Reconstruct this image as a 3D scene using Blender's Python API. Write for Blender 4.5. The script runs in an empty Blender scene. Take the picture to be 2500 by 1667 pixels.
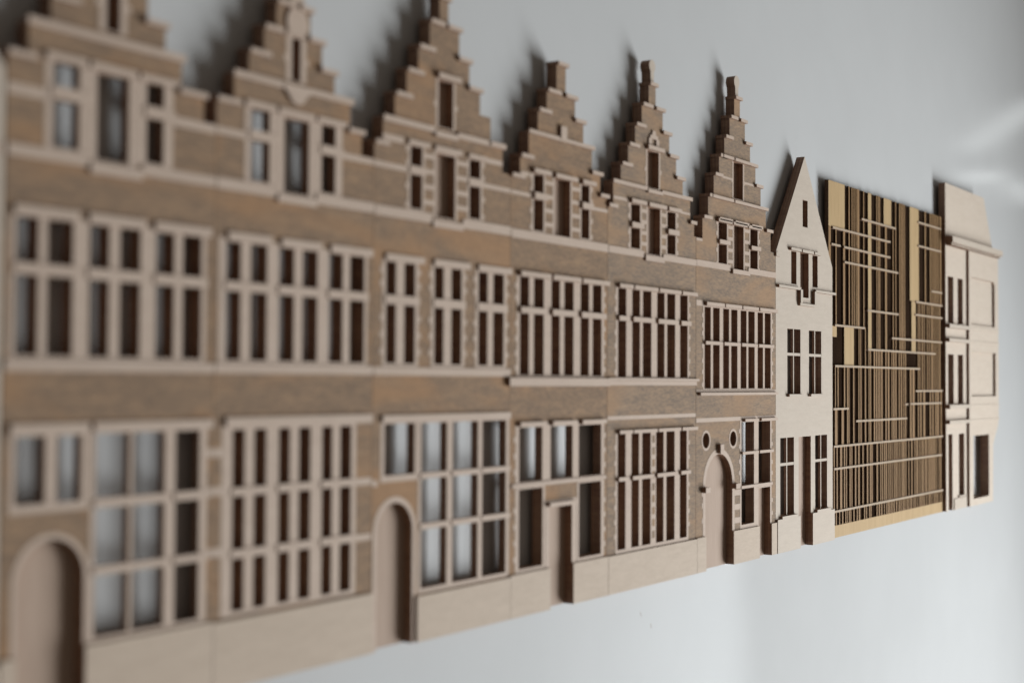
import bpy, math, random
from mathutils import Matrix, Vector
from mathutils.geometry import tessellate_polygon

MM = 0.001
SC = bpy.context.scene
COL = SC.collection
random.seed(4)

# ------------------------------------------------------------------ camera
D = 5.0                       # thickness of the laser-cut facades (mm)
G = 2.5                       # they are held this far off the board by spacers (mm)
cam_d = bpy.data.cameras.new('camera')
cam = bpy.data.objects.new('camera', cam_d)
COL.objects.link(cam)
R = Matrix(((0.5522059985, -0.0266383598, -0.8332820249),
            (-0.8336927230, -0.0116518816, -0.5521056759),
            (0.0049978861, 0.9995772264, -0.0286424456)))
M4 = R.to_4x4()
M4.translation = Vector((0, -320.53, 94.31)) * MM
cam.matrix_world = M4
cam_d.sensor_width = 36
cam_d.lens = 50
cam_d.clip_start = 0.01
cam_d.clip_end = 60
cam_d.dof.use_dof = True
cam_d.dof.focus_distance = 0.825
cam_d.dof.aperture_fstop = 7.5
cam_d.dof.aperture_blades = 7
SC.camera = cam

# ------------------------------------------------------------------ light
w = bpy.data.worlds.new('World')
SC.world = w
w.use_nodes = True
bg = w.node_tree.nodes['Background']
bg.inputs['Color'].default_value = (1.0, 0.88, 0.76, 1)
bg.inputs['Strength'].default_value = 0.10


def area(name, loc, target, sx, sy, power, col):
    d = bpy.data.lights.new(name, 'AREA')
    d.shape = 'RECTANGLE'
    d.size, d.size_y, d.energy, d.color = sx, sy, power, col
    o = bpy.data.objects.new(name, d)
    COL.objects.link(o)
    o.location = loc
    o.rotation_euler = (Vector(target) - Vector(loc)).to_track_quat('-Z', 'Y').to_euler()
    return o


area('window_light', (1.72, -0.92, -0.46), (0.72, -1.13, -0.46), 1.05, 1.1, 57, (0.905, 0.962, 1.0))   # window in the wall at right angles to the board


def strip_lamp(a, b, width, power):
    """a lit tube far off to the right, seen only as a soft reflection in the board"""
    a, b = Vector(a), Vector(b)
    mid = (a + b) / 2
    z = (mid - Vector((1.2, 0, 0.3))).normalized()
    x = (b - a).normalized()
    y = z.cross(x).normalized()
    x = y.cross(z)
    o = area('strip_lamp', mid, (1.2, 0, 0.3), (b - a).length, width, power, (0.95, 1.0, 1.0))
    o.rotation_euler = Matrix((x, y, z)).transposed().to_euler()
    return o


strip_lamp((3.565, -0.645, 0.695), (3.74, -0.57, 0.80), 0.04, 0.13)
strip_lamp((3.53, -0.672, 0.606), (3.62, -0.628, 0.612), 0.025, 0.05)
strip_lamp((3.69, -0.60, 0.60), (3.76, -0.57, 0.565), 0.03, 0.05)

SC.view_settings.view_transform = 'Standard'
SC.view_settings.look = 'None'
SC.view_settings.exposure = 0
SC.view_settings.gamma = 1
SC.render.engine = 'CYCLES'


# ------------------------------------------------------------------ materials
def nodes(name):
    m = bpy.data.materials.new(name)
    m.use_nodes = True
    nt = m.node_tree
    return m, nt, nt.nodes['Principled BSDF']


def coords(nt, scale, rnd=0.5):
    """object coordinates, shifted per object, stretched by scale"""
    tc = nt.nodes.new('ShaderNodeTexCoord')
    oi = nt.nodes.new('ShaderNodeObjectInfo')
    mul = nt.nodes.new('ShaderNodeMath')
    mul.operation = 'MULTIPLY'
    mul.inputs[1].default_value = rnd
    nt.links.new(oi.outputs['Random'], mul.inputs[0])
    add = nt.nodes.new('ShaderNodeVectorMath')
    add.operation = 'ADD'
    nt.links.new(tc.outputs['Object'], add.inputs[0])
    nt.links.new(mul.outputs[0], add.inputs[1])
    out = []
    for s in scale:
        v = nt.nodes.new('ShaderNodeVectorMath')
        v.operation = 'MULTIPLY'
        v.inputs[1].default_value = s
        nt.links.new(add.outputs[0], v.inputs[0])
        out.append(v.outputs[0])
    return out


def noise(nt, vec, scale=1, detail=4, rough=0.6, dist=0.0):
    n = nt.nodes.new('ShaderNodeTexNoise')
    n.inputs['Scale'].default_value = scale
    n.inputs['Detail'].default_value = detail
    n.inputs['Roughness'].default_value = rough
    n.inputs['Distortion'].default_value = dist
    nt.links.new(vec, n.inputs['Vector'])
    return n.outputs['Fac']


def ramp(nt, fac, stops):
    r = nt.nodes.new('ShaderNodeValToRGB')
    el = r.color_ramp.elements
    while len(el) < len(stops):
        el.new(0.5)
    for e, (p, c) in zip(el, stops):
        e.position = p
        e.color = (*c, 1)
    nt.links.new(fac, r.inputs['Fac'])
    return r.outputs['Color']


def mix(nt, fac, a, b, mode='MIX'):
    n = nt.nodes.new('ShaderNodeMix')
    n.data_type = 'RGBA'
    n.blend_type = mode
    for val, sock in ((fac, n.inputs[0]), (a, n.inputs[6]), (b, n.inputs[7])):
        if hasattr(val, 'node'):
            nt.links.new(val, sock)
        elif isinstance(val, (int, float)):
            sock.default_value = val
        else:
            sock.default_value = (*val, 1)
    return n.outputs[2]


def bump(nt, bsdf, h, strength, dist):
    b = nt.nodes.new('ShaderNodeBump')
    b.inputs['Strength'].default_value = strength
    b.inputs['Distance'].default_value = dist
    nt.links.new(h, b.inputs['Height'])
    nt.links.new(b.outputs[0], bsdf.inputs['Normal'])


def wood(name, lo, mid, hi, vertical=False, streak=None, contrast=1.0, rough=0.62):
    m, nt, b = nodes(name)
    if vertical:
        fine, coarse, big = coords(nt, [(1500, 1500, 90), (300, 300, 30), (30, 30, 9)])
    else:
        fine, coarse, big = coords(nt, [(330, 1500, 1500), (70, 300, 330), (16, 40, 46)])
    if not vertical:
        rot = nt.nodes.new('ShaderNodeVectorRotate')
        rot.rotation_type = 'Y_AXIS'
        rot.inputs['Angle'].default_value = math.radians(24)
        nt.links.new(big, rot.inputs['Vector'])
        big = rot.outputs[0]
    f = noise(nt, fine, 1, 5, 0.65)
    c = noise(nt, coarse, 1, 4, 0.6, 0.4)
    g = noise(nt, big, 1, 3, 0.55, 0.6)
    k = 0.16 / contrast
    base = ramp(nt, f, [(0.5 - k, lo), (0.5, mid), (0.5 + k, hi)])
    base2 = ramp(nt, c, [(0.35, lo), (0.52, mid), (0.68, hi)])
    col = mix(nt, 0.45, base, base2)
    if streak:
        fac = ramp(nt, g, [(0.50, (0, 0, 0)), (0.66, (1, 1, 1))])
        col = mix(nt, fac, col, mix(nt, 0.55, col, streak))
    nt.links.new(col, b.inputs['Base Color'])
    b.inputs['Roughness'].default_value = rough
    b.inputs['Specular IOR Level'].default_value = 0.08
    bump(nt, b, f, 0.25, 0.0001)
    return m


def edge(name, a, c):
    """laser-charred cut edge with the plies of the sheet showing"""
    m, nt, b = nodes(name)
    ply, streak = coords(nt, [(20, 1300, 20), (700, 120, 700)], 0.0)
    f1 = noise(nt, ply, 1, 2, 0.5)
    f2 = noise(nt, streak, 1, 3, 0.6)
    col = mix(nt, 0.5, ramp(nt, f1, [(0.40, a), (0.62, c)]), ramp(nt, f2, [(0.35, a), (0.7, c)]))
    nt.links.new(col, b.inputs['Base Color'])
    b.inputs['Roughness'].default_value = 0.6
    b.inputs['Specular IOR Level'].default_value = 0.2
    return m


BROWN = wood('stained_brown_wood', (0.22, 0.155, 0.109), (0.298, 0.202, 0.134), (0.39, 0.256, 0.158),
             streak=(0.44, 0.25, 0.13), contrast=1.8, rough=0.8)
TAUPE = wood('stained_taupe_wood', (0.225, 0.172, 0.132), (0.305, 0.220, 0.156), (0.41, 0.282, 0.186),
             streak=(0.44, 0.27, 0.155), contrast=1.9, rough=0.8)
PALE = wood('pale_trim_wood', (0.525, 0.402, 0.318), (0.57, 0.442, 0.352), (0.605, 0.477, 0.384), contrast=0.8)
PLINTH = wood('pale_maple_wood', (0.50, 0.394, 0.302), (0.555, 0.442, 0.344), (0.60, 0.482, 0.378), contrast=0.7)
PINK = wood('pinkish_door_wood', (0.42, 0.305, 0.232), (0.47, 0.345, 0.265), (0.51, 0.38, 0.295), vertical=True, contrast=0.8)
CREAM = wood('cream_facade_wood', (0.54, 0.452, 0.368), (0.585, 0.492, 0.402), (0.62, 0.527, 0.437), contrast=0.7)
MAPLE = wood('warm_maple_wood', (0.60, 0.495, 0.40), (0.645, 0.54, 0.44), (0.68, 0.575, 0.475), contrast=0.7)
SLATW = wood('thin_slat_plywood', (0.25, 0.142, 0.065), (0.31, 0.182, 0.085), (0.36, 0.218, 0.106), vertical=True)
HONEY = wood('honey_plywood', (0.44, 0.295, 0.15), (0.50, 0.345, 0.182), (0.55, 0.385, 0.21), vertical=True)
RAILW = wood('grey_honey_plywood', (0.40, 0.305, 0.215), (0.46, 0.35, 0.25), (0.51, 0.39, 0.28))
EDGE = edge('charred_wood_edge', (0.185, 0.105, 0.075), (0.35, 0.218, 0.142))
EDGED = edge('deep_charred_edge', (0.055, 0.029, 0.015), (0.12, 0.066, 0.035))


def board_mat():
    m, nt, b = nodes('glossy_white_board')
    (v,) = coords(nt, [(9, 9, 9)], 0)
    f = noise(nt, v, 1, 5, 0.6)
    nt.links.new(ramp(nt, f, [(0.3, (0.565, 0.560, 0.550)), (0.7, (0.595, 0.590, 0.580))]), b.inputs['Base Color'])
    nt.links.new(ramp(nt, f, [(0.3, (0.09,) * 3), (0.7, (0.12,) * 3)]), b.inputs['Roughness'])
    b.inputs['IOR'].default_value = 1.06
    return m


GAP_DARK = edge('gap_shade_backing', (0.020, 0.0115, 0.0075), (0.036, 0.021, 0.013))  # shade of the deep slat gaps put into the colour of a sheet
_b = GAP_DARK.node_tree.nodes['Principled BSDF']
_b.inputs['Roughness'].default_value = 1.0
_b.inputs['Specular IOR Level'].default_value = 0.0
BOARD = board_mat()


# ------------------------------------------------------------------ mesh helpers (all in mm, X along the board, Z up, depth out of it)
def link(name, me, parent):
    o = bpy.data.objects.new(name, me)
    COL.objects.link(o)
    o.parent = parent
    return o


def origin_x(parent):
    p = parent
    while p.parent:
        p = p.parent
    return p['x0'] if 'x0' in p else 0.0


def prism(name, parent, outer, y0, y1, front, side=None, holes=()):
    """polygon with holes in the board plane, from depth y0 to depth y1"""
    side = side or EDGE
    ox = origin_x(parent) if parent else 0.0
    loops = [list(outer)] + [list(h) for h in holes]
    flat = [p for lp in loops for p in lp]
    n = len(flat)
    tris = tessellate_polygon([[Vector((p[0], p[1], 0)) for p in lp] for lp in loops])
    vs = [((p[0] - ox) * MM, -y1 * MM, p[1] * MM) for p in flat]
    vs += [((p[0] - ox) * MM, -y0 * MM, p[1] * MM) for p in flat]
    faces, mi = [], []
    for a, b_, c in tris:
        pa, pb, pc = flat[a], flat[b_], flat[c]
        area2 = (pb[0] - pa[0]) * (pc[1] - pa[1]) - (pb[1] - pa[1]) * (pc[0] - pa[0])
        t = (a, b_, c) if area2 > 0 else (c, b_, a)
        faces.append(t)
        mi.append(0)
        faces.append(tuple(i + n for i in reversed(t)))
        mi.append(1)
    s = 0
    for li, lp in enumerate(loops):
        k = len(lp)
        sa = sum(lp[i][0] * lp[(i + 1) % k][1] - lp[(i + 1) % k][0] * lp[i][1] for i in range(k))
        ccw = (sa > 0) == (li == 0)
        for i in range(k):
            a, b_ = s + i, s + (i + 1) % k
            faces.append((a, a + n, b_ + n, b_) if ccw else (b_, b_ + n, a + n, a))
            mi.append(1)
        s += k
    me = bpy.data.meshes.new(name)
    me.from_pydata(vs, [], faces)
    me.materials.append(front)
    me.materials.append(side)
    me.polygons.foreach_set('material_index', mi)
    me.update()
    return link(name, me, parent)


def box(name, parent, x0, x1, z0, z1, y0, y1, front, side=None):
    return prism(name, parent, [(x0, z0), (x1, z0), (x1, z1), (x0, z1)], y0, y1, front, side)


def rect(x0, x1, z0, z1):
    return [(x0, z0), (x1, z0), (x1, z1), (x0, z1)]


def arc(cx, cz, r, a0, a1, n=20):
    return [(cx + r * math.cos(math.radians(a0 + (a1 - a0) * i / n)),
             cz + r * math.sin(math.radians(a0 + (a1 - a0) * i / n))) for i in range(n + 1)]


def grow(r, g=0.03):
    return (r[0] - g, r[1] + g, r[2] - g, r[3] + g)


def house(name, label, x0, group='carved wooden house fronts in a row'):
    o = bpy.data.objects.new(name, None)
    COL.objects.link(o)
    o.location = (x0 * MM, 0, 0)
    o.empty_display_size = 0.01
    o['x0'] = x0
    o['label'] = label
    o['category'] = 'house model'
    o['group'] = group
    return o


P = 1.8      # relief of lintels and cornices
TP = [0.45, 0.8]  # relief of transoms and lintels on the house being built
TRIM = 0.12  # relief of the flush trim


def window(h, fr, cols, rows, wide=(), seg=None, quoin=(), transom=True, trim=PALE, mull=None, dp=D, thin=0.0):
    """ring frame with bars: cols are pane (x0,x1), rows pane (z0,z1) from the bottom;
    wide: indices of bars that stop the transoms, quoin: (side, z) tabs on the jambs"""
    cols = [(a - thin, b + thin) for a, b in cols]
    rows = [(a - thin * 0.7, b + thin * 0.7) for a, b in rows]
    xa, xb = cols[0][0], cols[-1][1]
    za, zb = rows[0][0], rows[-1][1]
    yb = D - dp   # depth of the back of the frame
    w_ = prism('window', h, rect(*fr), yb, D + TRIM, trim, EDGE, [rect(xa, xb, za, zb)])
    for i in range(len(cols) - 1):
        x0, x1 = cols[i][1], cols[i + 1][0]
        b = box('mullion', w_, x0, x1, za - 0.2, zb + 0.2, yb + 0.15, D + TRIM - (0.05 if i in wide else 0.25), trim)
        if mull == i:   # post with little brown blocks let into it
            z = za + 2.5
            while z < zb - 4:
                box('inset_block', w_, x0 + 1.5, x1 - 1.2, z, z + 3.4, D - 1, D + TRIM + 0.02, TAUPE)
                z += 5.6
    # transoms run between the wide bars and stand a little proud
    if transom:
        starts = [0] + [i + 1 for i in wide]
        ends = list(wide) + [len(cols) - 1]
        for k in range(len(rows) - 1):
            z0, z1 = rows[k][1], rows[k + 1][0]
            for a, b in zip(starts, ends):
                xr = cols[b][1] + (1.6 if b < len(cols) - 1 else (fr[1] - cols[b][1]) + 0.5)
                box('transom', w_, cols[a][0] - 0.6, xr, z0, z1, yb + 0.3, D + TP[0], trim)
    for side, z in quoin:
        x = fr[0] if side < 0 else fr[1]
        q = 1.35
        a, b = (x - q, x + 0.25) if side < 0 else (x - 0.25, x + q)
        box('quoin', w_, a, b, z, z + 2.2, D - 1.0, D + TRIM + 0.04, trim)
    return w_


def lintels(h, segs, z0, z1, p=None, name='lintel', m=PALE):
    p = TP[1] if p is None else p
    for a, b in segs:
        box(name, h, a, b, z0, z1, D - 0.6, D + p, m)


def step_caps(h, L, Rr, skip=(), t=1.7, m=PALE):
    """a short moulding on every step of the gable, left and right"""
    for i in range(1, len(L)):
        if i in skip:
            continue
        xl, z = L[i]
        inner = L[i + 1][0] if i + 1 < len(L) else None
        if inner is None:
            box('step_cap', h, xl - 0.6, Rr[-1][0] + 0.6, z - t + 0.3, z + 0.3, 0.05, D + 1.5, m)
        else:
            box('step_cap', h, xl - 0.6, inner + 2.2, z - t + 0.2, z + 0.2, 0.05, D + 1.5, m)
    for i in range(1, len(Rr) - 1):
        if i in skip:
            continue
        xr, z = Rr[i]
        box('step_cap', h, Rr[i + 1][0] - 1.5, xr + 0.6, z - t + 0.2, z + 0.2, 0.05, D + 1.5, m)


def outline(L, Rr, zb):
    pts = [(L[0][0], zb)]
    pl = []
    for i, (x, z) in enumerate(L):
        pl.append((x, L[i - 1][1] if i else zb))
        pl.append((x, z))
    pr = []
    for i, (x, z) in enumerate(Rr):
        pr.append((x, Rr[i - 1][1] if i else zb))
        pr.append((x, z))
    # counter-clockwise: right side up, then left side down
    return pr + pl[::-1]


def wall(h, L, Rr, holes, zb, doors=(), m=BROWN):
    """doors: list of upward paths (left to right reversed) cut into the lower edge"""
    ol = outline(L, Rr, zb)
    # lower edge runs from left (last point) to right (first point): insert the door notches
    ins = []
    for d in sorted(doors, key=lambda q: q[0][0]):
        ins += d
    return prism('wall', h, ol + ins, 0, D, m, EDGE, holes)


def door_notch_rect(x0, x1, zt, zb):
    return [(x0, zb), (x0, zt), (x1, zt), (x1, zb)]


def door_notch_arch(cx, r, zs, zb):
    return [(cx - r, zb)] + arc(cx, zs, r, 180, 0, 24) + [(cx + r, zb)]


def arch_ring(h, cx, r0, r1, zs, zb, d=D + TRIM, m=PALE, name='door_surround'):
    pts = [(cx + r1, zb)] + arc(cx, zs, r1, 0, 180, 24) + [(cx - r1, zb), (cx - r0, zb)] + arc(cx, zs, r0, 180, 0, 24) + [(cx + r0, zb)]
    return prism(name, h, pts, 0, d, m)


def triple(h, l, c, r, rows, crow, panel=True, wide=False, zlin=None, lin=1.9, fw=1.5, quo=True, dp=D):
    """gable bay: two small windows and a middle light; returns the wall holes"""
    out = []
    zb, zt = rows[0][0], rows[-1][1]
    if wide:
        ml, mr = (l[1] + c[0]) / 2, (c[1] + r[0]) / 2
        fl = (l[0] - 2.6, ml - 0.06, zb - 0.9, zt + 1.6)
        fc = (ml + 0.06, mr - 0.06, crow[0] - 0.9, crow[1] + 1.6)
        fr = (mr + 0.06, r[1] + 3.6, zb - 0.9, zt + 1.6)
    else:
        fl = (l[0] - fw, l[1] + fw, zb - 0.5, zt + 1.0)
        fc = (c[0] - fw, c[1] + fw, crow[0] - 0.5, crow[1] + 1.0)
        fr = (r[0] - fw, r[1] + fw, zb - 0.5, zt + 1.0)
    for f, cc, rr in ((fl, l, rows), (fr, r, rows)):
        qs = []
        if quo and not wide:
            s = -1 if f is fl else 1
            qs = [(s, zb + (zt - zb) * k) for k in (0.0, 0.3, 0.66, 0.9)]
        window(h, f, [cc], rr, quoin=qs, dp=dp)
        out.append(rect(*grow(f)))
    w_ = prism('window', h, rect(*fc), D - dp, D + TRIM, PALE, EDGE, [rect(c[0], c[1], *crow)])
    out.append(rect(*grow(fc)))
    if panel:
        box('shutter', h, c[0] - 0.02, c[1] - 0.02, crow[0] + 0.02, crow[1] - 0.02, 0.02, 1.4, PINK)
    if not wide:
        n = 4
        for a, b in ((fl[1], fc[0]), (fc[1], fr[0])):
            for k in range(n):
                z = zb + (zt - zb) * (k + 0.55) / n
                box('quoin', h, a - 0.2, b + 0.2, z - 0.9, z + 0.9, D - 1, D + TRIM + 0.03, PALE)
    zl = zt + 0.15 if zlin is None else zlin
    lintels(h, [(fl[0] - 0.1, fl[1] + 2.4 if not wide else fl[1] - 0.8), (fc[0] + 0.4, fc[1] + 2.4 if not wide else fc[1] - 0.6),
                (fr[0] + 0.5, fr[1] + 2.0)], zl, zl + lin)
    return out


def niche(h, x0, x1, z0, z1, fw=1.5, panel=True, lin=True):
    f = (x0 - fw, x1 + fw, z0 - 0.4, z1 + 0.8)
    w_ = prism('window', h, rect(*f), 0, D + TRIM, PALE, EDGE, [rect(x0, x1, z0, z1)])
    if panel:
        box('shutter', h, x0 + 0.02, x1 - 0.02, z0 + 0.02, z1 - 0.02, 0.02, 1.4, PINK)
    if lin:
        box('lintel', h, x0 - 1.6, x1 + 3.2, z1 + 0.2, z1 + 2.2, D - 0.6, D + P, PALE)
    for s, x in ((-1, f[0]), (1, f[1])):
        z = z0 + (z1 - z0) * 0.42
        a, b = (x - 1.3, x + 0.25) if s < 0 else (x - 0.25, x + 1.3)
        box('quoin', w_, a, b, z, z + 2, D - 1, D + TRIM + 0.04, PALE)
    return rect(*grow(f))


def band(h, x0, x1, z0, z1, name='string_course', p=TRIM, m=PALE):
    return box(name, h, x0, x1, z0, z1, D - 0.5, D + p, m)


def plinth(h, segs, top, m=PLINTH, p=1.0):
    for a, b in segs:
        box('plinth', h, a, b, 0, top, 0, D + p, m)


def finial(h, cx, z0, z1, r):
    """keyhole-shaped knob on the top step"""
    zc = z1 - r
    pts = [(cx + r * 0.52, z0)] + [(cx + r * 0.52, z0 + 1.5), (cx + r * 0.58, zc - r * 0.9)]
    pts += arc(cx, zc, r, -38, 218, 22)
    pts += [(cx - r * 0.58, zc - r * 0.9), (cx - r * 0.52, z0 + 1.5), (cx - r * 0.52, z0)]
    return prism('finial', h, pts, 0.1, D, CREAM, EDGE)


def spacers(h, x0, x1, zs=(89, 148)):
    for z in zs:
        for k in (0.3, 0.7):
            x = x0 + (x1 - x0) * k
            box('spacer', h, x - 4, x + 4, z - 2.5, z + 2.5, -G + 0.01, 0.05, PALE)




# ================================================================== the board everything is fixed to
bm = bpy.data.meshes.new('board')
bm.from_pydata([(x, G * MM + y, z) for y in (0, .02) for x, z in ((-2.0, -1.6), (3.4, -1.6), (3.4, 1.8), (-2.0, 1.8))], [],
               [(0, 1, 2, 3), (7, 6, 5, 4), (0, 4, 5, 1), (1, 5, 6, 2), (2, 6, 7, 3), (3, 7, 4, 0)])
bm.materials.append(BOARD)
board = bpy.data.objects.new('wall_board', bm)
COL.objects.link(board)
board['kind'] = 'structure'
board['label'] = 'glossy white board behind the row of house fronts'

# ================================================================== house cut off by the left edge
h = house('pale_facade', 'pale wooden house front cut off by the left edge of the picture', 168.0)
prism('wall', h, [(235.3, 15), (235.3, 176), (201.5, 222), (168, 176), (168, 15)], 0, D, CREAM, EDGE,
      [rect(176, 190, 100, 138), rect(206, 224, 100, 138), rect(206, 224, 24, 78), rect(196, 208, 158, 180)])
plinth(h, [(168, 235.3)], 20)
for x0, x1, z0, z1 in ((206, 224, 100, 138), (206, 224, 24, 78), (176, 190, 100, 138)):
    box('mullion', h, (x0 + x1) / 2 - 0.7, (x0 + x1) / 2 + 0.7, z0 - .2, z1 + .2, 1, D - 0.4, CREAM)
    box('sill', h, x0 - 1, x1 + 1, z0 - 1.6, z0, D - .5, D + 1, CREAM)
band(h, 168, 235.3, 153, 156.4)
spacers(h, 168, 235)

# ================================================================== stepped gable 1
h = house('stepped_gable_facade', 'blurred brown stepped-gable house front nearest the camera, with arched door at far left', 235.6)
L = [(235.8, 181), (242.4, 190.5), (249.5, 199), (256.5, 208), (262.5, 217.5), (267, 227)]
Rr = [(311.4, 172.6), (306.2, 181), (297, 190.5), (290.5, 199), (283.6, 208), (278, 217.5), (273.5, 227)]
holes = triple(h, (250.5, 259.4), (265.4, 277), (283.5, 290.2), [(157.4, 170.5), (174, 180.8)], (155.9, 180.5), panel=False, wide=True, zlin=180.9, lin=2.1, dp=3.0)
holes.append(niche(h, 268.3, 273.4, 192.8, 208.5, 2.4, panel=False))
fr = (237.4, 307.8, 99.8, 138.6)
window(h, fr, [(239.6, 246.3), (249.9, 257.6), (263.9, 270.4), (274.9, 281.6), (288.2, 294.8), (298.9, 305.5)],
       [(101, 122), (125.7, 137.4)], wide=(1, 3), thin=0.4)
holes.append(rect(*grow(fr)))
lintels(h, [(238.4, 259.6), (263, 283.6), (287, 309.6)], 137.8, 140.6)
fr = (238.2, 264.4, 58.9, 80.6)
window(h, fr, [(240.0, 249.8), (253.6, 261.7)], [(61.2, 79.3)], dp=3.0)
holes.append(rect(*grow(fr)))
fr = (264.9, 309, 21.6, 80.6)
window(h, fr, [(266.9, 278.7), (280.6, 291.9), (296.6, 305.7)], [(23.2, 40), (42.7, 58.6), (61.6, 79.3)], wide=(1,), dp=2.6, thin=0.3)
holes.append(rect(*grow(fr)))
wall(h, L, Rr, holes, 15, [door_notch_arch(252.0, 12.75, 40.4, 15)])
arch_ring(h, 252.0, 11.2, 12.7, 40.4, 0)
box('door', h, 240.9, 263.1, 0, 52, 0.02, 1.4, PINK)
step_caps(h, [(0, 0)] + L, [(0, 0)] + Rr[1:], skip=(2,))
lintels(h, [(241.6, 298)], 188.9, 191.2, 0.9, 'cornice')
band(h, 235.9, 247.8, 169.6, 172.6)
band(h, 294, 311.3, 169.8, 172.6)
lintels(h, [(236, 262.8), (282, 311.3)], 153.4, 156.6, 0.5, 'cornice')
lintels(h, [(263, 281.8)], 151.8, 154.9, 0.9, 'sill')
lintels(h, [(236, 311.3)], 96.7, 99.6, 0.6, 'sill')
lintels(h, [(238, 264), (265.6, 310.8)], 79.9, 82.6, 0.9)
for z in (71, 59.2, 40.6):
    band(h, 309.1, 311.35, z, z + 2.8, 'quoin')
plinth(h, [(235.7, 240.7), (263.3, 311.4)], 21.4)
spacers(h, 236, 311, (83.5, 145))

# ================================================================== stepped gable 2
h = house('stepped_gable_facade', 'blurred brown stepped-gable house front with eighteen narrow ground-floor panes and no door', 311.5)
L = [(311.6, 181.5), (319, 190.5), (325.4, 199), (332.1, 208), (337.8, 217.5), (342.6, 227)]
Rr = [(387.8, 172.6), (381, 181), (374.6, 190.5), (366.5, 199), (360, 208), (354, 217.5), (349.4, 227)]
holes = triple(h, (326.4, 335), (341.8, 353.8), (360, 367.1), [(157.5, 170.4), (173.5, 180.4)], (155.5, 179.9), panel=False, wide=True, zlin=180.6, lin=2.1, dp=3.2)
holes.append(niche(h, 345.0, 349.3, 192.4, 206.6, 2.6, panel=False, lin=False))
# swan-necked hood above the slot and its curved sill
hood = [(341.6, 207.2)] + arc(347.2, 211.4, 5.2, 215, 130, 8) + arc(347.2, 218.6, 3.3, 190, -10, 12) + arc(347.2, 211.4, 5.2, 50, -35, 8) + [(352.8, 207.2)]
prism('lintel', h, hood, D - 0.5, D + 0.7, PALE)
fr = (313.0, 384.6, 99.8, 138.6)
window(h, fr, [(316.6, 322.5), (327.7, 334.1), (340.4, 347), (351.9, 358.2), (364.8, 371.4), (375.9, 382.6)],
       [(101, 121.9), (125.4, 137.2)], wide=(1, 3), thin=0.4)
holes.append(rect(*grow(fr)))
lintels(h, [(316.6, 336.2), (340.6, 360.2), (364.8, 387)], 137.6, 140.4)
fr = (315.2, 379.2, 21.8, 80.6)
window(h, fr, [(320.2, 325.1), (330, 334.6), (341, 345.8), (350.8, 355.6), (362, 366.7), (371.5, 376.3)],
       [(23.4, 39.2), (42.3, 58.4), (61.4, 79)], wide=(1, 3), thin=0.35)
holes.append(rect(*grow(fr)))
wall(h, L, Rr, holes, 15)
step_caps(h, [(0, 0)] + L, [(0, 0)] + Rr[1:], skip=(2,))
lintels(h, [(318.2, 341)], 189.0, 191.2, 0.9, 'cornice')
lintels(h, [(353.6, 375.8)], 189.0, 191.2, 0.9, 'cornice')
prism('sill', h, [(340.8, 191.0), (340.8, 189)] + arc(347.2, 189.2, 4.6, 200, 340, 8) + [(353.8, 189), (353.8, 191.0)], D - 0.5, D + 1.1, PALE)
band(h, 311.7, 323.7, 170.2, 172.4)
band(h, 370.8, 387.7, 170.2, 172.4)
lintels(h, [(311.7, 338.2), (357.4, 387.7)], 153.3, 156.8, 0.5, 'cornice')
lintels(h, [(338.4, 357.2)], 152.0, 154.6, 0.9, 'sill')
lintels(h, [(311.7, 387.7)], 96.7, 99.7, 0.6, 'sill')
lintels(h, [(316.4, 387.2)], 80.0, 83.0, 0.9)
band(h, 379.3, 387.7, 58.5, 61.0)
band(h, 379.3, 387.7, 39.4, 41.6)
for z in (71, 59.2, 40.6):
    band(h, 311.7, 315.1, z, z + 2.8, 'quoin')
plinth(h, [(311.6, 387.8)], 20.8)
spacers(h, 312, 387, (83.5, 145))

# ================================================================== stepped gable 3
h = house('stepped_gable_facade', 'brown stepped-gable house front with arched door beside a nine-pane window', 387.9)
L = [(388, 179.3), (392.9, 188.6), (399.5, 198.3), (406.2, 208), (413.1, 218), (420, 228.8), (426, 239)]
Rr = [(474.6, 177.8), (468.6, 188.6), (460.2, 198.3), (452.8, 208), (445.5, 218), (438.7, 228.8), (431.6, 239)]
holes = triple(h, (408.7, 415.8), (424.3, 436.4), (445.8, 453.2), [(157.4, 169.9), (173, 180.2)], (155.7, 179.6))
holes.append(niche(h, 425.4, 434.9, 189.6, 207.4))
for c in (((395, 401.1), (405.9, 412)), ((423.7, 429.9), (434.8, 441.1)), ((452.3, 459), (462.9, 470))):
    fr = (c[0][0] - 2.0, c[1][1] + 2.0, 99.8, 138.2)
    window(h, fr, c, [(100.8, 121.9), (125.1, 137.1)], quoin=[(s, z) for s in (-1, 1) for z in (104, 110, 116, 128, 133)])
    holes.append(rect(*grow(fr)))
    lintels(h, [(c[0][0] - 0.6, c[1][1] + 5.0)], 137.3, 139.8)
fr = (392.6, 414.2, 58.8, 80.6)
window(h, fr, [(394.7, 412.4)], [(61, 79.4)], dp=3.4)
holes.append(rect(*grow(fr)))
fr = (414.5, 474.4, 17.2, 80.6)
window(h, fr, [(416.3, 432.4), (435.9, 452.7), (455.6, 472.1)], [(18.9, 40.4), (42.5, 58.9), (61, 79.3)], wide=(0, 1), dp=3.4)
holes.append(rect(*grow(fr)))
wall(h, L, Rr, holes, 15, [door_notch_arch(401.0, 12.45, 41, 15)])
arch_ring(h, 401.0, 10.3, 12.4, 41, 0)
box('door', h, 390.8, 411.2, 0, 52, 0.02, 1.4, PINK)
step_caps(h, [(0, 0)] + L, [(0, 0)] + Rr[1:], skip=(2,))
lintels(h, [(392.2, 422.6), (437.2, 469.8)], 186.8, 189.0, 1.0, 'cornice')
lintels(h, [(422.8, 437.0)], 185.6, 187.8, 1.2, 'sill')
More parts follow.
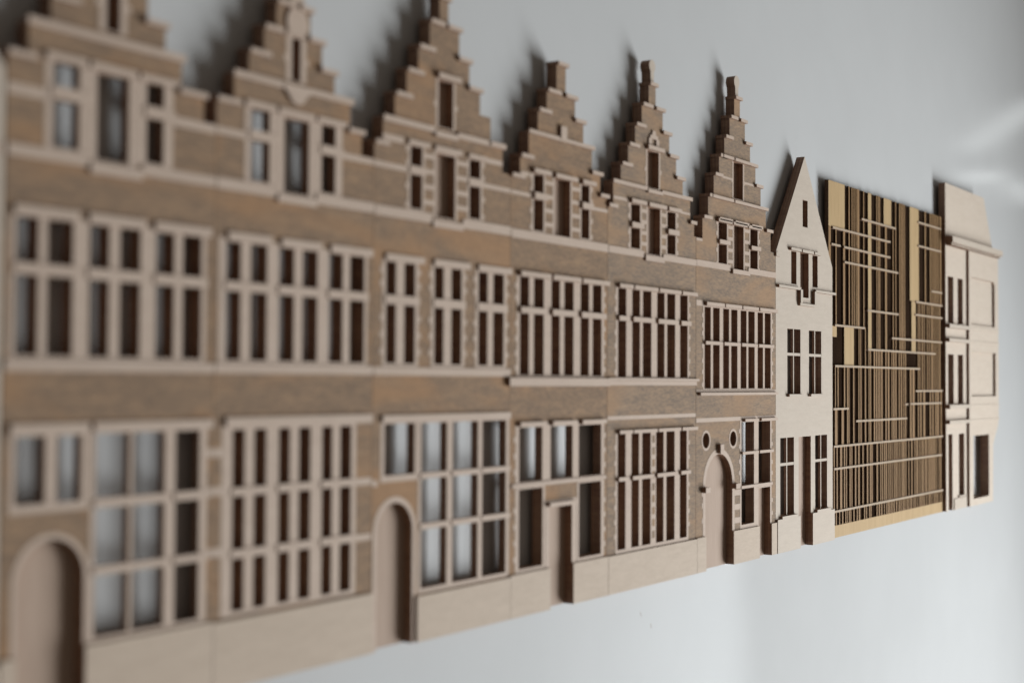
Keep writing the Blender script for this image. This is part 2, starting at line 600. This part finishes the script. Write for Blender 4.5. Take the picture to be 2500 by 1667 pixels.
band(h, 392.6, 404.6, 180.2, 182.4)
band(h, 455.4, 468.5, 180.2, 182.2)
band(h, 388.1, 406.9, 170.2, 172.2)
band(h, 455, 474.5, 170.2, 172.0)
lintels(h, [(388.1, 421.8), (441.4, 474.5)], 153.0, 156.6, 0.5, 'cornice')
lintels(h, [(422, 441.2)], 151.8, 154.6, 0.9, 'sill')
lintels(h, [(388.1, 474.5)], 96.6, 99.6, 0.6, 'sill')
lintels(h, [(393, 474.5)], 79.8, 82.4, 0.9)
band(h, 388.1, 391.0, 57.6, 59.8)
plinth(h, [(413.5, 474.6)], 16.6)
spacers(h, 388, 474, (83.5, 145))

# ================================================================== stepped gable 4
TP[:] = [1.3, P]
h = house('stepped_gable_facade', 'brown stepped-gable house front with square-headed door between two tall dark windows', 474.7)
L = [(474.8, 178.4), (481.5, 187.2), (488, 197.6), (494.9, 208), (501.7, 217.3), (509.4, 229.9)]
Rr = [(553.2, 171), (552.2, 178), (546.5, 187.2), (539.2, 197.6), (531.7, 208), (524.6, 217.3), (516.8, 229.9)]
holes = triple(h, (491.7, 499.4), (508, 520.9), (530.1, 537), [(157, 169.8), (172.6, 180.3)], (156.2, 180.6))
fr = (479.4, 550.2, 96.4, 138.4)
window(h, fr, [(481.7, 489), (492.6, 500), (505.9, 513.1), (516.6, 524), (529.8, 537.4), (540.6, 548)],
       [(97.3, 122.4), (124.9, 137.3)], wide=(1, 3), quoin=[(s, z) for s in (-1, 1) for z in (99, 105, 111, 117, 127.5, 132.5)])
holes.append(rect(*grow(fr)))
lintels(h, [(480.4, 503.2), (505.2, 527.8), (529.4, 552.6)], 137.4, 139.4)
fr = (479, 550.6, 52.2, 77.2)
window(h, fr, [(481.6, 499.6), (506, 523.9), (529, 548)], [(53.8, 76)], dp=4.0, quoin=[(s, z) for s in (-1, 1) for z in (57, 63.5, 70)])
holes.append(rect(*grow(fr)))
fr = (479, 501.5, 17.3, 51.6)
window(h, fr, [(481.6, 499.6)], [(18.9, 51)], quoin=[(-1, z) for z in (22, 28.5, 35, 41.5)])
holes.append(rect(*grow(fr)))
fr = (527.4, 550.6, 17.3, 51.6)
window(h, fr, [(529, 548)], [(18.9, 51)], quoin=[(1, z) for z in (22, 28.5, 35, 41.5)])
holes.append(rect(*grow(fr)))
wall(h, L, Rr, holes, 15, [door_notch_rect(501.8, 527.1, 45.2, 15)])
prism('door_surround', h, [(501.83, 0), (501.83, 45.17), (527.07, 45.17), (527.07, 0), (523.2, 0), (523.2, 42.2), (504.8, 42.2), (504.8, 0)], 0, D + TRIM, PALE)
box('door', h, 504.9, 523.1, 0, 42.1, 0.02, 1.4, PINK)
lintels(h, [(503.0, 524.6)], 42.7, 44.3, P, 'lintel')
step_caps(h, [(0, 0)] + L, [(0, 0)] + Rr[1:], skip=(3,))
lintels(h, [(487, 540.6)], 196.5, 198.2, 1.0, 'cornice')
box('keystone', h, 511.4, 516.2, 197.2, 203.0, D - 0.4, D + 1.3, PALE)
band(h, 474.9, 490, 170.2, 171.8)
band(h, 538.7, 553.1, 170.2, 171.8)
band(h, 482, 488.5, 178.6, 180.2)
lintels(h, [(474.9, 553.1)], 152.6, 156.2, 0.5, 'cornice')
lintels(h, [(472.4, 553.2)], 92.8, 96.2, P, 'sill')
lintels(h, [(480.4, 500.6), (505.2, 525.2), (529.4, 550.2)], 76.4, 78.2)
lintels(h, [(476, 552)], 51.75, 53.3, 0.6, 'string_course')
plinth(h, [(474.8, 504.7), (523.3, 553.2)], 17.2)
spacers(h, 475, 553, (83.5, 145))

# ================================================================== stepped gable 5
h = house('stepped_gable_facade', 'taupe stepped-gable house front with knob finial, blind arch ornament and no door', 553.4)
L = [(553.5, 174.6), (558.3, 186), (565.3, 194.9), (572.1, 204.7), (578.8, 214.9), (585.2, 225.3), (592.1, 236)]
Rr = [(642.3, 167.5), (640.2, 174.6), (635.7, 186), (627.7, 194.9), (620.5, 204.7), (613.2, 214.9), (606.3, 225.3), (599, 236)]
holes = triple(h, (574.8, 583.7), (591.2, 603.8), (611.1, 619.9), [(156.5, 165.9), (168.4, 177)], (155, 177.2))
holes.append(niche(h, 590.6, 602.2, 186.4, 203.9))
fr = (560.9, 634.6, 96.6, 138.6)
window(h, fr, [(562.9, 570.7), (576.3, 584.2), (587, 595.1), (600.9, 608.9), (611.6, 619.7), (624.9, 633.1)],
       [(97, 122.5), (124.7, 137.3)], wide=(0, 2, 4), quoin=[(s, z) for s in (-1, 1) for z in (98, 104, 110, 116, 126.5, 132)])
holes.append(rect(*grow(fr)))
lintels(h, [(562.0, 574.6), (576, 599), (600.6, 623), (624.6, 641)], 137.4, 139.2)
fr = (561, 634.2, 17.2, 72.2)
window(h, fr, [(562.8, 570.4), (575.9, 583.6), (586.6, 594.7), (600.1, 608.2), (611, 619.3), (624.9, 632.3)],
       [(18.9, 49.8), (51.6, 71.1)], wide=(0, 2, 4), mull=2,
       quoin=[(s, z) for s in (-1, 1) for z in (24, 30.5, 37, 43.5, 57, 64)])
holes.append(rect(*grow(fr)))
lintels(h, [(562.2, 574.4), (575.4, 598.4), (599.8, 623), (624.6, 641.4)], 71.2, 72.8)
wall(h, L, Rr, holes, 15, m=TAUPE)
step_caps(h, [(0, 0)] + L, [(0, 0)] + Rr[1:], skip=(2,))
lintels(h, [(557.2, 589.6), (604.4, 636.8)], 184.5, 186.3, 1.0, 'cornice')
lintels(h, [(589.8, 604.2)], 183.7, 185.4, 1.3, 'sill')
# small blind arch above the niche
prism('niche_ornament', h, [(591.2, 206.3), (591.2, 209.8), (592.6, 209.8), (592.6, 211.4), (594.4, 211.4), (595, 213.6), (597.8, 213.6), (598.4, 211.4),
      (600.2, 211.4), (600.2, 209.8), (601.6, 209.8), (601.6, 206.3), (598.6, 206.3), (598.6, 209.6), (594.2, 209.6), (594.2, 206.3)], D - 0.4, D + 0.7, PALE)
band(h, 558.6, 573.2, 177.4, 178.9)
band(h, 621.5, 635.6, 177.4, 178.6)
lintels(h, [(553.6, 587.4), (606.6, 642.2)], 152.8, 155.9, 0.5, 'cornice')
lintels(h, [(587.6, 606.4)], 151.5, 154.2, 1.2, 'sill')
lintels(h, [(553.6, 642.3)], 93.2, 95.2, 0.7, 'sill')
lintels(h, [(553.6, 644)], 95.3, 96.5, 1.3, 'sill')
band(h, 553.6, 642.2, 77.6, 79.4)
finial(h, 595.6, 236.0, 247.4, 3.0)
plinth(h, [(553.5, 642.4)], 17.0)
spacers(h, 554, 642, (83.5, 145))

# ================================================================== stepped gable 6
h = house('stepped_gable_facade', 'taupe stepped-gable house front with two round windows above a big arched door', 642.5)
L = [(642.6, 167.3), (649.8, 179), (656.3, 190.6), (662.9, 202.2), (669.1, 212.7), (675.5, 223.4), (681.9, 234.7), (687.7, 245.7)]
Rr = [(742.4, 167.3), (735.5, 179), (728.9, 190.6), (722, 202.2), (715, 212.7), (707.9, 223.4), (701.2, 234.7), (694.8, 245.7)]
holes = triple(h, (668.3, 678.6), (686.9, 699.4), (708, 717.8), [(154.7, 166.2), (168.4, 178.5)], (153.2, 178.6), zlin=178.3, lin=1.5)
holes.append(niche(h, 686.5, 698.5, 191.8, 211.4, lin=False))
fr = (650.3, 737.2, 91.0, 134.4)
window(h, fr, [(652, 659.8), (662.4, 669.9), (674, 681.8), (684.3, 691.7), (695.7, 703.7), (706, 713.9), (717.8, 725.5), (727.8, 735.4)],
       [(91.6, 113.9), (115.6, 133)], wide=(1, 3, 5), quoin=[(s, z) for s in (-1, 1) for z in (92.5, 99, 104.5, 112, 118.5, 122.5, 127.5)])
holes.append(rect(*grow(fr)))
band(h, 642.7, 650.0, 133.2, 136.0)
lintels(h, [(651.6, 672.6), (673.8, 694), (695.4, 715.8), (717.4, 741.8)], 133.5, 135.4)
for cx, cz in ((654.0, 65.4), (686.4, 65.4)):
    prism('oculus_frame', h, arc(cx, cz, 5.2, 0, 345, 23), 0, D + TRIM, PALE, EDGE, [arc(cx, cz, 3.95, 0, 345, 23)])
    holes.append(arc(cx, cz, 5.23, 0, 345, 23))
fr = (695.0, 736.6, 17.4, 74.6)
prism('window', h, [(695, 17.4), (716.6, 17.4), (716.6, 38.2), (736.6, 38.2), (736.6, 74.6), (695, 74.6)], 0, D + TRIM, PALE, EDGE,
      [rect(696.7, 713, 19.5, 38.6), rect(696.7, 713, 40.2, 73.8), rect(718.9, 734.8, 40.2, 73.8)])
lintels(h, [(696.2, 717), (718.6, 737.2)], 56.6, 58.1, 1.2, 'transom')
lintels(h, [(695.6, 737)], 38.6, 40.1, 0.7, 'transom')
holes.append([(694.97, 17.37), (716.63, 17.37), (716.63, 38.17), (736.63, 38.17), (736.63, 74.63), (694.97, 74.63)])
holes.pop()
wx = [(694.97, 15), (694.97, 74.63), (736.63, 74.63), (736.63, 15)]
wall(h, L, Rr, holes, 15, [door_notch_arch(669.3, 18.93, 42, 15), wx], m=TAUPE)
arch_ring(h, 669.3, 16.1, 18.9, 42, 0)
box('door', h, 653.3, 685.3, 0, 59, 0.02, 1.5, PINK)
prism('door_surround', h, [(716.7, 0), (716.7, 38.15), (736.6, 38.15), (736.6, 0), (734.8, 0), (734.8, 37.6), (718.9, 37.6), (718.9, 0)], 0, D + TRIM - 0.03, PALE)
box('door', h, 719, 734.7, 0, 37.5, 0.02, 1.5, PINK)
box('keystone', h, 667.3, 671.3, 58.4, 63.0, D - 1, D + 2.0, PALE)
box('impost', h, 648.9, 654.2, 39.4, 42.0, D - 1, D + 2.6, PALE)
box('impost', h, 684.9, 690.4, 39.4, 42.0, D - 1, D + 2.6, PALE)
for z in (21, 28, 35.5):
    band(h, 688.3, 694.9, z, z + 3.0, 'quoin')
for z in (24, 31.5, 37.5, 46):
    if z < 40:
        band(h, 649.2, 650.6, z, z + 2.6, 'quoin')
for z in (46, 52, 60, 68):
    band(h, 693.5, 694.9, z, z + 2.2, 'quoin')
for z in (22, 29, 44, 50, 60, 67):
    band(h, 736.7, 738.2, z, z + 2.2, 'quoin')
step_caps(h, [(0, 0)] + L, [(0, 0)] + Rr, skip=(1,))
for segs, z in (([(665.4, 682), (683.6, 701.0), (702.6, 719.4)], 178.9), ([(658.6, 683.8), (685.2, 721)], 190.5), ([(671.4, 684), (685.6, 707)], 212.7)):
    lintels(h, segs, z - 1.5, z + 0.1, P, 'cornice')
band(h, 665, 684.9, 200.8, 202.0)
band(h, 700.1, 720, 200.8, 202.0)
band(h, 642.7, 649.5, 165.8, 167.2)
lintels(h, [(642.7, 683.2), (705.2, 742.3)], 153.0, 156.2, 0.4, 'cornice')
lintels(h, [(683.4, 705)], 151.8, 154.2, 1.5, 'sill')
band(h, 642.7, 742.3, 89.8, 91.1, 'sill')
lintels(h, [(644.6, 742.35)], 88.2, 89.6, P, 'sill')
band(h, 642.7, 742.3, 74.7, 76.8)
lintels(h, [(698.2, 716), (719.4, 741.8)], 74.0, 75.5, P)
finial(h, 690.9, 245.8, 257.2, 3.3)
plinth(h, [(642.6, 652.7), (685.5, 718.7), (735.0, 742.4)], 17.3)
spacers(h, 643, 742, (83.5, 145))

# ================================================================== pointed pale gable
h = house('pointed_gable_facade', 'plain cream house front with a steep pointed gable', 742.6)
holes = [rect(782.2, 789.9, 185.7, 201.4), rect(765, 772.8, 151.4, 170.2), rect(778.3, 791.4, 144.4, 170.4), rect(797.3, 805.5, 151.4, 170.2),
         rect(759.2, 778.7, 88.4, 125.6), rect(791.6, 811.2, 88.4, 125.6), rect(749, 768.9, 20.1, 63.8), rect(801.2, 820.4, 20.1, 63.8)]
prism('wall', h, [(829.5, 15), (829.5, 165), (785.4, 227), (742.7, 167.6), (742.7, 15)] + door_notch_rect(775.9, 794.4, 63.7, 15), 0, D, CREAM, EDGE, holes)
box('shutter', h, 778.4, 791.3, 144.5, 170.3, 0.02, 1.4, PINK)
box('door', h, 776, 794.3, 0, 63.6, 0.02, 1.4, PINK)
for x0, x1, z0, z1, zt in ((759.2, 778.7, 88.4, 125.6, 110.3), (791.6, 811.2, 88.4, 125.6, 110.3), (749, 768.9, 20.1, 63.8, 48.1), (801.2, 820.4, 20.1, 63.8, 48.1)):
    xm = (x0 + x1) / 2
    box('mullion', h, xm - 0.6, xm + 0.6, z0 - 0.3, z1 + 0.3, D - 1.8, D - 0.25, CREAM)
    box('transom', h, x0 - 0.3, x1 + 0.3, zt, zt + 1.6, D - 2, D - 0.1, CREAM)
    box('sill', h, x0 - 0.8, x1 + 2.2, z0 - 1.5, z0 - 0.05, D - 0.5, D + P, CREAM)
lintels(h, [(761.2, 776.4), (778, 795.4), (797, 807)], 170.4, 172.0, P, 'lintel', CREAM)
lintels(h, [(743.6, 775.8), (798.6, 831)], 148.2, 149.7, P, 'string_course', CREAM)
box('bracket', h, 774.6, 777.8, 140.9, 148.6, D - .5, D + 2.0, CREAM)
box('bracket', h, 796.2, 799.4, 140.9, 148.6, D - .5, D + 2.0, CREAM)
box('sill', h, 774.8, 799.2, 139.4, 140.85, D - .5, D + 1.6, CREAM)
box('sill', h, 778.2, 791.6, 143.0, 144.3, D - .5, D + 0.8, CREAM)
box('kneeler', h, 741.0, 746.4, 165.4, 167.6, 0.1, D + 1.2, CREAM)
plinth(h, [(742.7, 775.8), (794.5, 829.6)], 18.6, CREAM, 1.3)
spacers(h, 743, 829, (76, 135))

# ================================================================== slatted facade
h = house('slatted_facade', 'honey-coloured plywood facade of thin vertical slats and staggered rails', 829.7)
D8 = 2.6
K = (320.5 - D8) / 315.5
ZC = 94.31


def kx(x):
    return min(max(x * K, 829.8), 1059.6)


def kz(z):
    return max(ZC + (z - ZC) * K, 6.0)


box('gap_backing', h, 829.85, 1059.5, 1, 219.2, 0.02, 1.5, GAP_DARK, EDGED)  # sheet added behind the slats so their gaps look deep and shaded
TOPZ = 218.2


def slat(x0, x1, z0, z1, name='slat'):
    if name == 'slat':
        c, hw = (x0 + x1) / 2, (x1 - x0) * 0.48
        x0, x1 = c - hw, c + hw
    a, b = kx(x0), kx(x1)
    if b - a > 0.5:
        box(name, h, a, b, kz(z0), kz(z1), 1.45, D8 + random.uniform(-0.12, 0.0), SLATW if name == 'slat' else HONEY, EDGED)


def pairs(v):
    return list(zip(v[0::2], v[1::2]))


for x0, x1, z0, z1 in ((818, 851, 190.2, TOPZ), (924, 939, 200, TOPZ), (978, 998, 152.6, TOPZ), (981.5, 990.7, 117, 152.4), (850, 867, 105.6, 129.6), (829, 837, 123, 129.6), (893.1, 899.4, 117, TOPZ)):
    slat(x0, x1, z0, z1, 'panel')
for a, b in pairs([857.8, 859.8, 863.1, 864.7, 866.8, 868.5, 870.4, 871.8, 873.2, 877.3, 884.5, 886.2]):
    slat(a, b, 130, TOPZ)
for a, b in pairs([909.3, 910.8, 912.4, 914.0, 914.6, 916.4, 947.1, 948.7, 955.3, 957.8, 959.4, 961.9, 963.1, 964.8, 966.1, 967.8]):
    slat(a, b, 116.8, TOPZ)
for a, b in pairs([1011.5, 1014.2, 1023.4, 1026.2, 1028.1, 1030.3, 1032.2, 1034.6, 1036.5, 1039.3, 1041.2, 1044.1, 1047.0, 1051.8]):
    slat(a, b, 152.4, TOPZ)
for a, b in pairs([818, 827.4, 835.3, 837, 848.1, 851.6]):
    slat(a, b, 130.2, 190)
for a, b in pairs([926.3, 930, 941.6, 943.3]):
    slat(a, b, 116.8, 199.4)
for a, b in pairs([875.3, 876.8, 878.4, 879.9, 887.3, 888.9]):
    slat(a, b, 105.4, 130)
for a, b in pairs([995.2, 997, 998.9, 1000.8, 1004, 1006.5, 1009, 1011, 1016, 1018.1, 1021, 1023, 1026, 1029.9, 1032, 1034, 1036.5, 1038.5, 1041, 1043, 1045, 1048]):
    slat(a, b, 90, 152)
low = [834.2, 835.6, 838.4, 840.1, 849.2, 851.4, 854.6, 856.5, 857.2, 858.7, 865.4, 867.6, 874.9, 876.7, 878.2, 880.5, 886.7, 889.1, 893.8, 895.3, 896.6, 898.5,
       903.6, 906.2, 908.1, 910.5, 912.2, 914.2, 914.8, 916.2, 917.9, 920.8, 926.2, 928.7, 931.2, 934.2, 938.8, 940.5, 942.2, 944.8, 946.5, 949.1, 953.5, 955.6, 957.9, 960.5, 963.2,
       965.0, 966.8, 969.1, 977.6, 981.2, 983.1, 987.7]
for a, b in pairs(low):
    slat(a, b, 79.4 if a < 853 else 56.8, 105 if a < 890 or a > 970 else 116.2)
for a, b in pairs([995.2, 997.4, 1000, 1003, 1007, 1011.2, 1022, 1025, 1028, 1031, 1034.9, 1037.9, 1039.9, 1044, 1048.0, 1052]):
    slat(a, b, 56.6, 89.4)
for a, b in pairs([833.6, 837.8, 844.9, 848.8]):
    slat(a, b, 56.8, 78.6)
base = [831.6, 833.4, 836.6, 838.5, 842.3, 845.9, 849.0, 851.0, 852.6, 854.1, 858.8, 860.7, 861.9, 863.5, 868.3, 870.7, 874.2, 876.8, 882.0, 883.9, 890.2, 892.7, 896.0, 898.2, 898.9, 901.1]
x = 908.5
while x < 1050:
    wdt = random.choice((1.6, 1.8, 2.1, 2.6))
    base += [x, x + wdt]
    x += wdt + random.choice((0.9, 1.4, 1.8, 2.6, 4.6))
for a, b in pairs(base):
    slat(a, b, 17.2, 56.2)
foot = [834.9, 836.7, 840.9, 842.4, 845.8, 847.8, 851.3, 852.8, 854.4, 855.5, 857.5, 859.1, 860.2, 861.7, 865.7, 867.6, 871.7, 873.3, 875.3, 877.7, 885.0, 886.7, 888.6, 890.3, 894.1, 895.8, 897.0, 898.6,
        908.5, 910.2, 912.8, 915.0, 917.5, 919.7]
x = 923.0
while x < 1050:
    wdt = random.choice((1.5, 1.8, 2.2))
    foot += [x, x + wdt]
    x += wdt + random.choice((1.2, 1.6, 2.2, 3.2))
for a, b in pairs(foot):
    slat(a, b, 7, 16.6)
rails = [(879.6, 946.2, 199.7), (828.6, 934.9, 189.6), (826.6, 841.8, 179.3), (847.9, 934.8, 179.2), (848.6, 950.9, 169.9), (994.6, 1048, 208.8), (994.4, 1048, 192.1),
         (1024.8, 1055.8, 161.7), (832.2, 885.4, 130.1), (890.2, 951.4, 141.7), (937.5, 1049.8, 125.2), (890.8, 1033.5, 116.5), (832.1, 997.4, 105.2), (989.4, 1054.3, 152.2),
         (987.5, 1056, 143.1), (829.2, 855.7, 79.0), (987.9, 1055.6, 89.6), (965, 971.3, 80.5), (975.9, 1048.2, 80.7), (868.6, 969, 70.9), (829.8, 1056, 56.2),
         (829.9, 1048.2, 42.6), (830.2, 1053.4, 16.7)]
KR = (320.5 - D8 - 0.7) / 314.7
for a, b, z in rails:
    zz = ZC + (z - ZC) * KR
    box('rail', h, max(a * KR, 830.0), min(b * KR, 1059.4), zz - 0.65, zz + 0.65, 1.6, D8 + 0.7, RAILW, EDGE)
box('base_panel', h, 829.8, 1059.6, 0, 7.4, 0, D8, HONEY, EDGED)
spacers(h, 830, 1059, (20, 195))

# ================================================================== corner house at the right end
h = house('corner_facade', 'warm pale house front with sloping roof and dentil cornice at the right end', 1061.0)
DP = D + 1.9
holes = [rect(1066.7, 1081, 140.3, 175.4), rect(1092, 1105.6, 140.3, 175.4), rect(1066.7, 1081, 79.6, 117), rect(1092, 1105.8, 79.6, 117),
         rect(1093.8, 1108, 10.2, 56.8), rect(1126.2, 1170.6, 5.2, 54.4)]
right = [(1182, 0), (1183.4, 46), (1190, 53), (1198, 60), (1201, 68), (1200.5, 204)]
prism('wall', h, [(1077.0, 0), (1182, 0)] + right[1:] + [(1200.5, 204), (1061.1, 204), (1061.1, 0), (1066.9, 0), (1066.9, 57), (1077, 57)][0:], 0, D, MAPLE, EDGE, holes)
prism('roof', h, [(1061.1, 204.1), (1191.2, 204.1), (1188.6, 208.6), (1165.2, 244.9), (1061.1, 244.9)], 0, D, MAPLE, EDGE)
prism('front_layer', h, [(1115.6, 0), (1182.1, 0)] + [(x_ + 0.1, z_) for x_, z_ in right[1:-1]] + [(1200.6, 200.0), (1115.6, 200.0)], D + 0.02, DP, MAPLE, EDGE,
      [[(1122, 85)] + [(1191.5, 85), (1191.5, 120), (1122, 120)], [(1122, 141)] + [(1189.6, 141)] + arc(1184.6, 173, 5, 0, 90, 6) + [(1122, 178)], rect(1126.2, 1170.6, 5.2, 54.4)])
box('cornice', h, 1061.6, 1202.5, 200.2, 204.8, D - 1, D + 5.4, CREAM)
for i in range(30):
    x = 1062.5 + i * 4.6
    box('dentil', h, x, x + 2.5, 198.2, 200.15, D - 0.5, D + 4.4, MAPLE)
for z0, z1, p in ((136.6, 139.4, 0.9), (126.2, 128.9, 0.7), (76.2, 79.0, 0.9), (64.8, 67.4, 0.7)):
    box('string_course', h, 1062.0, 1118.0, z0, z1, D - 0.5, DP + p, CREAM)
    box('string_course', h, 1118.2, 1200.9, z0 + 0.2, z1 - 0.4, D - 0.5, DP + 0.35, MAPLE)
for z in (9.0, 139.2, 78.4):
    box('sill', h, 1091, 1108.6, z - 0.2, z + 1.0, D - 0.5, D + 1.2, CREAM)
box('plinth', h, 1080, 1112.5, 0, 8.2, D - 0.5, D + 0.7, CREAM)
spacers(h, 1110, 1200, (72, 215))

# ================================================================== two tiny pen marks on the board, below the houses
for x0, z0, dx, dz in ((598.5, -14.0, 1.4, -2.4), (609.0, -21.0, 0.9, -2.2)):
    m = prism('pen_mark', board, [(x0, z0), (x0 + 0.35, z0), (x0 + dx + 0.3, z0 + dz), (x0 + dx, z0 + dz)], -G, 0.04 - G, EDGE)
